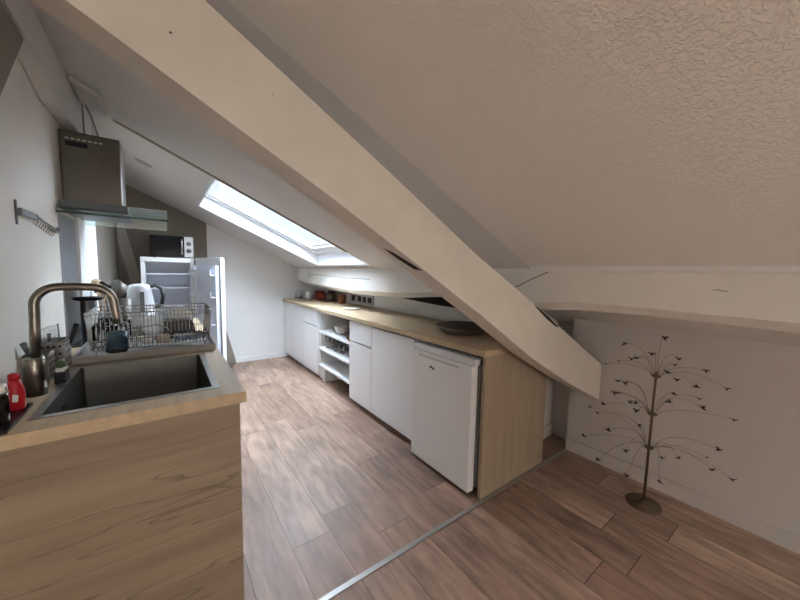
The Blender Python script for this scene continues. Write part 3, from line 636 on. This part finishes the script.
MB().lathe([(0.0125, 0), (0.0125, 0.016), (0.006, 0.02), (0.001, 0.02)], (-0.366, 1.405, 0.9976), 16).build('bottle_cap', 'red', rb)
MB().prism([(-0.357, 0.935), (-0.355, 0.955), (-0.366, 0.958), (-0.368, 0.936)], 'y', 1.384, 1.388).build('label_patch', 'ceramic', rb)
tag(MB().lathe([(0.012, 0), (0.02, 0.01), (0.022, 0.03), (0.015, 0.045), (0.001, 0.05)], (-0.394, 1.58, 0.901), 18).build('scrubbing_brush', 'beige'), 'beige round scrubbing brush at the wall behind the red bottle', 'brush')

# backsplash, white strip
tag(MB().box(XL+0.0005, XL+0.006, 2.33, 2.678, 0.902, 1.60).build('backsplash', 'splash'), 'brushed steel backsplash panel below the cooker hood', 'panel')
tag(MB().box(XL+0.0005, XL+0.02, 2.68, 3.30, 0.902, 1.72).build('wall_panel', 'white'), 'white glossy upright panel right of the steel backsplash', 'panel')
# cooker hood
hd = thing('cooker_hood', (XL, 2.6, 1.58), 'steel cooker hood with glass canopy on the left wall', 'hood')
b = MB(); b.box(XL+0.001, -0.178, 2.45, 2.70, 1.672, 2.045, 0.008); ch = b.build('chimney', 'hood', hd)
b = MB()
for i in range(7): b.box(-0.395+0.022*i, -0.381+0.022*i, 2.4478, 2.4502, 2.002, 2.008)
b.build('vent_slots', 'ceramic', ch)
MB().box(-0.395, -0.31, 2.4480, 2.4502, 1.965, 1.992).build('dark_plate', 'black', ch)
b = MB(); b.box(XL+0.001, -0.15, 2.36, 2.84, 1.622, 1.671, 0.004); b.build('filter_body', 'kgrey', hd)
def canopy():
    bm = bmesh.new(); n = 16; A, B, C_, D = [], [], [], []
    for i in range(n+1):
        y = 2.30+0.60*i/n; z = 1.69-0.09*((y-2.6)/0.3)**2; 
        for L_, x, dz in ((A, XL+0.001, 0), (B, 0.027, 0), (C_, XL+0.001, 0.007), (D, 0.027, 0.007)): L_.append(bm.verts.new((x, y, z+dz)))
    for i in range(n):
        for q in ((A[i], A[i+1], B[i+1], B[i]), (C_[i], C_[i+1], D[i+1], D[i]), (B[i], B[i+1], D[i+1], D[i]), (A[i], A[i+1], C_[i+1], C_[i])): bm.faces.new(q).smooth = False
    bm.faces.new((A[0], B[0], D[0], C_[0])); bm.faces.new((A[n], B[n], D[n], C_[n]))
    mb = MB(); mb._join(bm); return mb
canopy().build('glass_canopy', 'hoodglass', hd)
b = MB(); b.box(XL+0.001, 0.028, 2.296, 2.300, 1.597, 1.607); b.build('glass_edge', mat('green_glass_edge', (0.05, 0.09, 0.085), 0.15), hd)
# key/utensil rail on the left wall
wr = thing('hook_rail', (XL+0.01, 1.7, 1.5), 'dark wall rail with small curled hooks on the left wall above the tap', 'rack')
b = MB(); b.box(XL+0.0005, XL+0.005, 1.742, 1.756, 1.478, 1.565, 0.001); b.lathe([(0.012, 0), (0.012, 0.010), (0.001, 0.011)], (XL+0.003, 1.749, 1.522), 14, (1, 0, 0)); b.build('wall_plate', 'kgrey', wr)
b = MB(); b.box(XL+0.008, XL+0.018, 1.745, 1.94, 1.514, 1.538, 0.003); b.tube([(XL+0.013, 1.92, 1.526), (XL+0.014, 2.05, 1.518), (XL+0.013, 2.20, 1.508)], 0.004, 8); b.build('rail_bar', 'kgrey', wr)
b = MB(); b.tube([(XL+0.008, 2.14, 1.507), (XL+0.012, 2.19, 1.497), (XL+0.012, 2.24, 1.495), (XL+0.012, 2.265, 1.503), (XL+0.012, 2.24, 1.512)], 0.007, 8); b.build('end_loop', 'kgrey', wr)
for i in range(8):
    y = 1.90+0.032*i; z = 1.538-0.004*i
    b = MB(); b.tube([(XL+0.016, y, z), (XL+0.022, y+0.006, z-0.014), (XL+0.021, y+0.009, z-0.032), (XL+0.012, y+0.009, z-0.044), (XL+0.007, y+0.009, z-0.036)], 0.0018, 6)
    b.build('hook', 'chrome', wr)
# white socket in far corner
so = thing('wall_socket', (-0.28, 4.925, 1.25), 'small pale wall socket in the far corner left of the open fridge', 'socket')
MB().box(-0.345, -0.245, 4.915, 4.929, 1.25, 1.35, 0.003).build('socket_plate', 'taupe', so)
MB().lathe([(0.03, 0), (0.03, 0.002), (0.022, 0.002), (0.022, -0.001), (0.001, -0.001)], (-0.295, 4.9145, 1.30), 18, (0, -1, 0)).build('socket_face', 'grey', so)

# ------------------------------------------------------------------ tall open fridge
FX0, FX1, FY0, FY1, FH = -0.205, 0.285, 4.45, 4.85, 1.45
fr_ = thing('tall_fridge', (0.04, 4.7, 0), 'tall white fridge with its door standing open at the far end', 'fridge')
b = MB(); w_ = 0.035
b.box(FX0, FX0+w_, FY0, FY1, 0.03, FH, 0.003); b.box(FX1-w_, FX1, FY0, FY1, 0.03, FH, 0.003); b.box(FX0+w_, FX1-w_, FY0, FY1, FH-0.05, FH, 0.002); b.box(FX0+w_, FX1-w_, FY0, FY1, 0.03, 0.10)
b.build('cabinet', 'fridge', fr_)
b = MB(); b.box(FX0+w_, FX1-w_, FY1-0.04, FY1-0.002, 0.10, FH-0.05); b.box(FX0+w_, FX0+w_+.004, FY0+.01, FY1-.04, 0.1, FH-.05); b.box(FX1-w_-.004, FX1-w_, FY0+.01, FY1-.04, 0.1, FH-.05); b.build('liner', 'liner', fr_)
for z in (0.42, 0.66, 0.90, 1.10, 1.26):
    MB().box(FX0+w_+.006, FX1-w_-.006, FY0+0.04, FY1-0.045, z, z+0.012, 0.002).build('shelf', 'liner', fr_)
def rot_door(b_, hx, hy, ang):
    m = Matrix.Translation((hx, hy, 0)) @ Matrix.Rotation(ang, 4, 'Z')
    bmesh.ops.transform(b_.b, matrix=m, verts=b_.b.verts[:]); return b_
# door local frame: x along the width from the hinge, y = thickness (outside is -y ... inner face +y)
ang = math.radians(-68)
hx, hy = FX1-0.002, FY0-0.02
b = MB(); b.box(0, 0.53, -0.022, 0.022, 0.03, FH+0.005, 0.006); dr = rot_door(b, hx+0.03, hy, ang).build('door', 'fridge', fr_)
b = MB(); b.box(0.03, 0.045, -0.06, -0.0225, 0.12, FH-.08); b.box(0.485, 0.5, -0.06, -0.0225, 0.12, FH-.08); b.box(0.045, 0.485, -0.034, -0.0225, 0.12, FH-.08); rot_door(b, hx+0.03, hy, ang).build('door_liner', 'liner', dr)
for z in (0.30, 0.72, 1.02, 1.26):
    b = MB(); b.box(0.047, 0.483, -0.105, -0.036, z, z+0.008); b.box(0.047, 0.483, -0.110, -0.1055, z, z+0.06); rot_door(b, hx+0.03, hy, ang).build('door_shelf', 'liner', dr)
b = MB(); b.box(0.51, 0.522, -0.027, -0.0222, 0.06, FH-.03); b.box(0.008, 0.02, -0.027, -0.0222, 0.06, FH-.03); rot_door(b, hx+0.03, hy, ang).build('gasket', 'grey', dr)
# microwave
mw = thing('microwave', (0.08, 4.65, FH), 'black and silver microwave on top of the tall fridge', 'microwave')
MX0, MX1, MZ0, MZ1 = -0.115, 0.285, FH+0.012, 1.698
MB().box(MX0, MX1, 4.515, 4.86, MZ0, MZ1, 0.004).build('casing', 'black', mw)
MB().box(MX0, 0.197, 4.500, 4.514, MZ0+.002, MZ1-.002, 0.002).build('door', 'blackgloss', mw)
MB().box(0.199, MX1, 4.500, 4.514, MZ0+.002, MZ1-.002, 0.002).build('control_panel', 'silver', mw)
MB().tube([(0.175, 4.49, MZ0+0.03), (0.175, 4.48, MZ0+0.06), (0.175, 4.48, MZ1-0.06), (0.175, 4.49, MZ1-0.03)], 0.008, 8).build('door_handle', 'chrome', mw)
for z in (MZ0+0.075, MZ0+0.155): MB().lathe([(0.026, 0), (0.026, 0.004), (0.018, 0.005), (0.017, 0.018), (0.001, 0.018)], (0.242, 4.4995, z), 22, (0, -1, 0)).build('control_knob', 'kgrey', mw)
for x in (MX0+0.04, MX1-0.04): MB().box(x-0.015, x+0.015, 4.53, 4.84, FH+0.0005, MZ0+0.001).build('foot', 'black', mw)
o = MB().prism([(-0.005, 1.700), (0.17, 1.700), (0.195, 1.758), (0.185, 1.758), (0.164, 1.706), (0.001, 1.706), (-0.018, 1.758), (-0.028, 1.758)], 'y', 4.56, 4.76, 0.001).build('oven_dish', 'kgrey'); tag(o, 'dark baking dish on top of the microwave', 'dish')
# leaning board behind the fridge door
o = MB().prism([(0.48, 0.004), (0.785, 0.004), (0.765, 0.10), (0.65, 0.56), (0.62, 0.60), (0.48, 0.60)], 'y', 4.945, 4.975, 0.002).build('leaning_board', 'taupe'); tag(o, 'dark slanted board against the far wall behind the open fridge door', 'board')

# ------------------------------------------------------------------ long counter on the right
CF = 1.470                # cabinet fronts
CB = 2.075
def carcass(root, y0, y1, z0=0.075, z1=0.858, xf=CF+0.019, extra=None):
    b = MB(); t2 = 0.016
    b.box(xf, CB, y0, y0+t2, z0, z1); b.box(xf, CB, y1-t2, y1, z0, z1); b.box(xf, CB, y0+t2, y1-t2, z0, z0+t2); b.box(CB-0.006, CB, y0+t2, y1-t2, z0+t2, z1)
    b.box(xf+0.06, xf+0.075, y0, y1, 0, z0)
    if extra: extra(b)
    return b.build('body', 'white', root)
def front(root, name, y0, y1, z0, z1): return MB().box(CF, CF+0.018, y0+0.002, y1-0.002, z0, z1, 0.0015).build(name, 'white', root)
c1 = thing('base_cabinet', (1.77, 4.55, 0), 'white base cabinet with plain door at the far end of the long counter', 'cabinet', 'white base cabinets of the long counter')
carcass(c1, 4.165, 4.985); front(c1, 'door', 4.165, 4.56, 0.078, 0.855); front(c1, 'door', 4.56, 4.985, 0.078, 0.855)
c2 = thing('base_cabinet', (1.77, 3.91, 0), 'white cabinet with one drawer over a door left of the open shelves', 'cabinet', 'white base cabinets of the long counter')
carcass(c2, 3.665, 4.163); front(c2, 'drawer', 3.665, 4.163, 0.668, 0.855); front(c2, 'door', 3.665, 4.163, 0.078, 0.655)
c3 = thing('open_shelf_unit', (1.77, 3.24, 0), 'white open shelf unit holding bowls and glasses in the long counter', 'shelf')
b = MB(); b.box(CF+0.03, CB, 2.836, 2.852, 0.17, 0.858); b.box(CF+0.03, CB, 3.645, 3.661, 0.03, 0.858); b.box(CB-0.01, CB, 2.852, 3.645, 0.19, 0.858); b.build('body', 'white', c3)
for z in (0.60, 0.395, 0.19): MB().box(CF+0.005, CB-0.011, 2.853, 3.644, z, z+0.025, 0.002).build('shelf_board', 'white', c3)
MB().box(CF+0.05, CF+0.25, 3.55, 3.644, 0.0, 0.16).build('support_box', 'white', c3)
c4 = thing('base_cabinet', (1.77, 2.62, 0), 'narrow white drawer and door cabinet right of the open shelves', 'cabinet', 'white base cabinets of the long counter')
carcass(c4, 2.415, 2.834); front(c4, 'drawer', 2.415, 2.834, 0.660, 0.850); front(c4, 'door', 2.415, 2.834, 0.065, 0.645)
c5 = thing('base_cabinet', (1.77, 2.1, 0), 'wide white one-door cabinet left of the small fridge', 'cabinet', 'white base cabinets of the long counter')
carcass(c5, 1.80, 2.413); front(c5, 'door', 1.80, 2.413, 0.065, 0.845)
tag(MB().box(1.448, CB+0.003, 1.142, 4.995, 0.862, 0.90, 0.002).build('long_worktop', M_['top'], origin=(0, 0, 0)), 'long light wood worktop along the right wall under the skylight', 'worktop')
tag(MB().box(1.460, 2.133, 1.144, 1.166, 0.004, 0.861, 0.001).build('side_panel', 'panel', origin=(0.3, 0, 0.1)), 'light oak end panel closing the long counter beside the small fridge', 'panel')
# undercounter fridge
uf = thing('small_fridge', (1.75, 1.47, 0), 'small white undercounter fridge with dark badge next to the oak end panel', 'fridge')
MB().box(1.475, 2.03, 1.195, 1.748, 0.04, 0.835, 0.004).build('cabinet', mat('fridge_side_grey', (0.34, 0.34, 0.34), 0.45), uf)
ud = MB().box(1.410, 1.462, 1.200, 1.745, 0.030, 0.800, 0.006).build('door', 'fridge', uf)
MB().box(1.463, 1.474, 1.208, 1.738, 0.05, 0.80).build('gasket', 'grey', uf)
MB().box(1.428, 1.56, 1.195, 1.748, 0.8005, 0.838, 0.004).build('top_rim', 'fridge', uf)
MB().box(1.4085, 1.4105, 1.30, 1.68, 0.765, 0.778, 0.0008).build('grip_groove', 'silver', ud)
b = MB(); b.prism([(1.562, 0.705), (1.542, 0.705), (1.540, 0.718), (1.562, 0.722)], 'x', 1.4088, 1.4102); b.prism([(1.538, 0.700), (1.520, 0.700), (1.520, 0.714), (1.536, 0.716)], 'x', 1.4088, 1.4102); b.build('badge', 'black', ud)
for y in (1.24, 1.70): MB().lathe([(0.02, 0), (0.02, 0.04)], (1.52, y, 0.0), 12).build('foot', 'black', uf)
# round grey pan
pn = thing('round_pan', (1.80, 1.63, 0.9), 'round grey metal pan on the long worktop above the small fridge', 'pan')
MB().lathe([(0.001, 0), (0.155, 0), (0.165, 0.008), (0.200, 0.044), (0.212, 0.047), (0.212, 0.050), (0.197, 0.049), (0.160, 0.012), (0.150, 0.006), (0.001, 0.006)], (1.80, 1.63, 0.901), 48).build('pan_body', 'pan', pn)
# plate with folded cloth
tag(MB().lathe([(0.001, 0), (0.06, 0), (0.10, 0.012), (0.10, 0.015), (0.058, 0.004), (0.001, 0.004)], (1.72, 3.28, 0.901), 30).build('plate', 'ceramic'), 'white plate lying on the long worktop above the open shelves', 'plate')
tag(MB().box(1.80, 1.93, 3.0, 3.16, 0.901, 0.907, 0.002).build('folded_cloth', 'beige'), 'beige folded cloth lying on the worktop beside the white plate', 'cloth')
# items at the back
def cup(name, x, y, r0, r1, h, m, lab, cat): return tag(MB().lathe([(r0, 0), (r1, h), (r1-0.003, h), (r0-0.003, 0.005), (0.001, 0.005)], (x, y, 0.901), 22).build(name, m), lab, cat)
jar = thing('glass_jar', (1.70, 4.86, 0.9), 'clear glass jar in the far corner of the long worktop', 'jar')
MB().lathe([(0.05, 0), (0.052, 0.01), (0.052, 0.09), (0.035, 0.11), (0.032, 0.11), (0.048, 0.088), (0.047, 0.012), (0.001, 0.006)], (1.66, 4.88, 0.901), 22).build('jar_body', 'glass', jar)
MB().lathe([(0.036, 0), (0.036, 0.015), (0.012, 0.018), (0.012, 0.03), (0.001, 0.032)], (1.66, 4.88, 1.0115), 20).build('jar_lid', 'glass', jar)
cup('white_cup', 1.76, 4.72, 0.034, 0.045, 0.125, 'ceramic', 'tall white cup beside the glass jar at the far end', 'cup')
tag(MB().box(1.86, 1.96, 4.60, 4.74, 0.901, 1.03, 0.004).build('food_packet', 'orange'), 'red and orange food packet right of the tall white cup', 'packet')
cup('wicker_pot', 1.93, 4.33, 0.055, 0.07, 0.12, 'wicker', 'brown wicker pot between the red packet and the clay jar', 'pot')
cup('clay_jar', 1.95, 3.98, 0.05, 0.058, 0.12, 'copper', 'reddish brown clay jar left of the black sockets', 'jar')
tag(MB().box(1.99, 2.05, 4.42, 4.56, 0.901, 1.04, 0.004).build('tea_box', 'coffee'), 'dark box standing at the wall behind the wicker pot', 'box')
# strip of sockets
ss = thing('socket_strip', (2.07, 3.66, 0.93), 'steel strip of four black sockets on the wall above the long worktop', 'socket')
MB().box(2.066, 2.0795, 3.36, 3.98, 0.925, 1.035, 0.002).build('socket_plate', 'silver', ss)
for y in (3.44, 3.57, 3.70, 3.87): MB().box(2.056, 2.0655, y-0.035, y+0.035, 0.945, 1.015, 0.003).build('socket', 'black', ss)
# things on the open shelves
for i, (r, z) in enumerate(((0.075, 0.6255), (0.078, 0.645), (0.08, 0.665))):
    bowl_('cereal_bowl', 1.60, 3.28, z, r, 0.05, 'ceramic', ['white bowl at the bottom of the stack on the upper shelf', 'white bowl in the middle of the stack on the upper shelf', 'topmost white bowl of the stack on the upper shelf'][i], 'white bowls stacked on the upper shelf')
tag(MB().lathe([(0.045, 0), (0.055, 0.07), (0.051, 0.07), (0.042, 0.004), (0.001, 0.004)], (1.76, 3.12, 0.6255), 22).build('dark_bowl', 'kgrey'), 'dark bowl behind the white bowls on the upper shelf', 'bowl')
tag(MB().lathe([(0.05, 0), (0.06, 0.02), (0.001, 0.021)], (1.72, 3.02, 0.6255), 22).build('dark_dish', 'black'), 'low black dish beside the white bowls on the upper shelf', 'dish')
tag(MB().lathe([(0.03, 0), (0.045, 0.03), (0.041, 0.03), (0.028, 0.004), (0.001, 0.004)], (1.53, 2.92, 0.6255), 20).build('terracotta_dish', 'copper'), 'small terracotta dish at the right front of the upper shelf', 'dish')
tag(MB().lathe([(0.03, 0), (0.10, 0.012), (0.10, 0.015), (0.001, 0.004)], (1.70, 3.48, 0.6255), 26).build('grey_plate', 'pan'), 'grey plate left of the white bowls on the upper shelf', 'plate')
def wineglass(x, y, z, lab):
    o = MB().lathe([(0.028, 0), (0.028, 0.002), (0.004, 0.006), (0.0035, 0.06), (0.02, 0.075), (0.03, 0.10), (0.027, 0.14), (0.0255, 0.14), (0.028, 0.10), (0.018, 0.077), (0.001, 0.066)], (x, y, z), 18).build('wine_glass', 'glass')
    return tag(o, lab, 'glass', 'wine glasses on the middle shelf')
places = [(1.56, 3.56, 'front wine glass, leftmost on the middle shelf'), (1.57, 3.46, 'front wine glass second from the left on the middle shelf'), (1.57, 3.36, 'front wine glass third from the left on the middle shelf'),
          (1.67, 3.56, 'wine glass behind the leftmost one on the middle shelf'), (1.67, 3.45, 'wine glass in the second row on the middle shelf'), (1.68, 3.32, 'rear wine glass nearest the tumblers on the middle shelf')]
for x, y, lab in places: wineglass(x, y, 0.4205, lab)
for i, (x, y, lab) in enumerate(((1.60, 3.22, 'front tumbler left of centre on the middle shelf'), (1.62, 3.11, 'front tumbler in the centre of the middle shelf'), (1.64, 3.0, 'tumbler at the right end of the middle shelf'), (1.75, 3.16, 'rear tumbler in the middle shelf'))):
    glass('tumbler', x, y, 0.4205, 0.032, 0.09, lab, 'tumblers on the middle shelf')
tag(MB().lathe([(0.04, 0), (0.045, 0.02), (0.045, 0.14), (0.02, 0.17), (0.001, 0.171)], (1.78, 2.93, 0.4205), 20).build('dark_flask', 'black'), 'dark flask at the right back of the middle shelf', 'flask')

# ------------------------------------------------------------------ metal bird tree
TX, TY = 2.235, 0.57
tt = thing('bird_tree', (TX, TY, 0), 'bronze wire tree ornament with little birds on a round base by the right wall', 'ornament')
MB().lathe([(0.001, 0), (0.085, 0), (0.088, 0.004), (0.085, 0.010), (0.02, 0.014), (0.012, 0.03), (0.001, 0.031)], (TX, TY, 0.0005), 40).build('base', 'gold', tt)
def pole_pt(z): return Vector((TX+0.012*z, TY-0.005*z, z))
MB().tube([pole_pt(z) for z in (0.012, 0.3, 0.6, 0.80)], 0.0075, 12, r1=0.006).build('pole', 'gold', tt)
tiers = {0.775: [(2.147, 0.7, 0.946), (2.017, 0.49, 1.032), (2.067, 0.548, 0.93), (2.115, 0.713, 0.846), (2.102, 0.774, 0.816), (2.017, 0.62, 0.894), (1.991, 0.59, 0.91), (2.021, 0.424, 0.939), (2.339, 0.51, 0.838), (2.327, 0.377, 0.84), (2.398, 0.301, 0.75), (2.034, 0.472, 0.859), (2.089, 0.438, 0.817), (2.187, 0.382, 0.778)],
         0.550: [(2.056, 0.69, 0.745), (2.094, 0.667, 0.732), (2.154, 0.733, 0.64), (2.272, 0.749, 0.61), (2.294, 0.697, 0.564), (2.324, 0.674, 0.559), (2.031, 0.582, 0.615), (2.357, 0.506, 0.664), (2.08, 0.463, 0.695), (2.241, 0.375, 0.705), (2.057, 0.331, 0.716), (2.357, 0.258, 0.606), (1.989, 0.727, 0.612)],
         0.350: [(2.187, 0.878, 0.493), (1.946, 0.738, 0.566), (1.959, 0.686, 0.484), (2.03, 0.837, 0.363), (2.326, 0.65, 0.423), (2.319, 0.704, 0.236), (1.962, 0.725, 0.289), (1.98, 0.587, 0.262), (2.058, 0.465, 0.398), (2.332, 0.456, 0.309), (2.348, 0.53, 0.116), (2.191, 0.277, 0.488), (2.234, 0.323, 0.411), (2.268, 0.303, 0.342), (2.295, 0.233, 0.316)]}
for hz, tips in tiers.items():
    c = pole_pt(hz)
    MB().lathe([(0.006, -0.008), (0.02, -0.006), (0.024, 0), (0.02, 0.006), (0.006, 0.009)], c, 18).build('hub', 'gold', tt)
    for tip in tips:
        P = Vector(tip); d = P-c; flat = Vector((d.x, d.y, 0)); L_ = flat.length; fd = flat.normalized()
        h = max(0.065, d.z+0.02) if d.z > -0.05 else 0.065
        P0 = c+fd*0.02; P1 = c+fd*0.05+Vector((0, 0, h*0.75)); P2 = c+fd*L_*0.6+Vector((0, 0, max(h, d.z+0.02)))
        pts = []
        for i in range(13):
            t_ = i/12; pts.append(P0*(1-t_)**3+P1*3*t_*(1-t_)**2+P2*3*t_*t_*(1-t_)+P*t_**3)
        br = MB().tube(pts, 0.0012, 5, r1=0.0007).build('branch', 'gold', tt)
        # little bird on the tip: body, tail and two raised wings
        a = random.uniform(0, 2*math.pi); u = Vector((math.cos(a), math.sin(a), random.uniform(-0.9, 0.3))).normalized(); s_ = u.cross(Vector((0, 0, 1))).normalized(); n_ = s_.cross(u)
        b = MB(); b.lathe([(0.0008, -0.017), (0.0028, -0.008), (0.0048, 0.002), (0.0036, 0.010), (0.0018, 0.014), (0.0006, 0.020)], P, 8, u)
        for sg in (-1, 1):
            bm = bmesh.new(); vs = [bm.verts.new(P+u*0.005), bm.verts.new(P+u*0.002+s_*sg*0.019+n_*0.009), bm.verts.new(P-u*0.006+s_*sg*0.013+n_*0.007), bm.verts.new(P-u*0.005)]
            bm.faces.new(vs); bmesh.ops.solidify(bm, geom=bm.faces[:], thickness=0.0012); b._join(bm)
        b.build('bird', 'bird', br)

for o in bpy.data.objects:
    if '_o' in o: del o['_o']
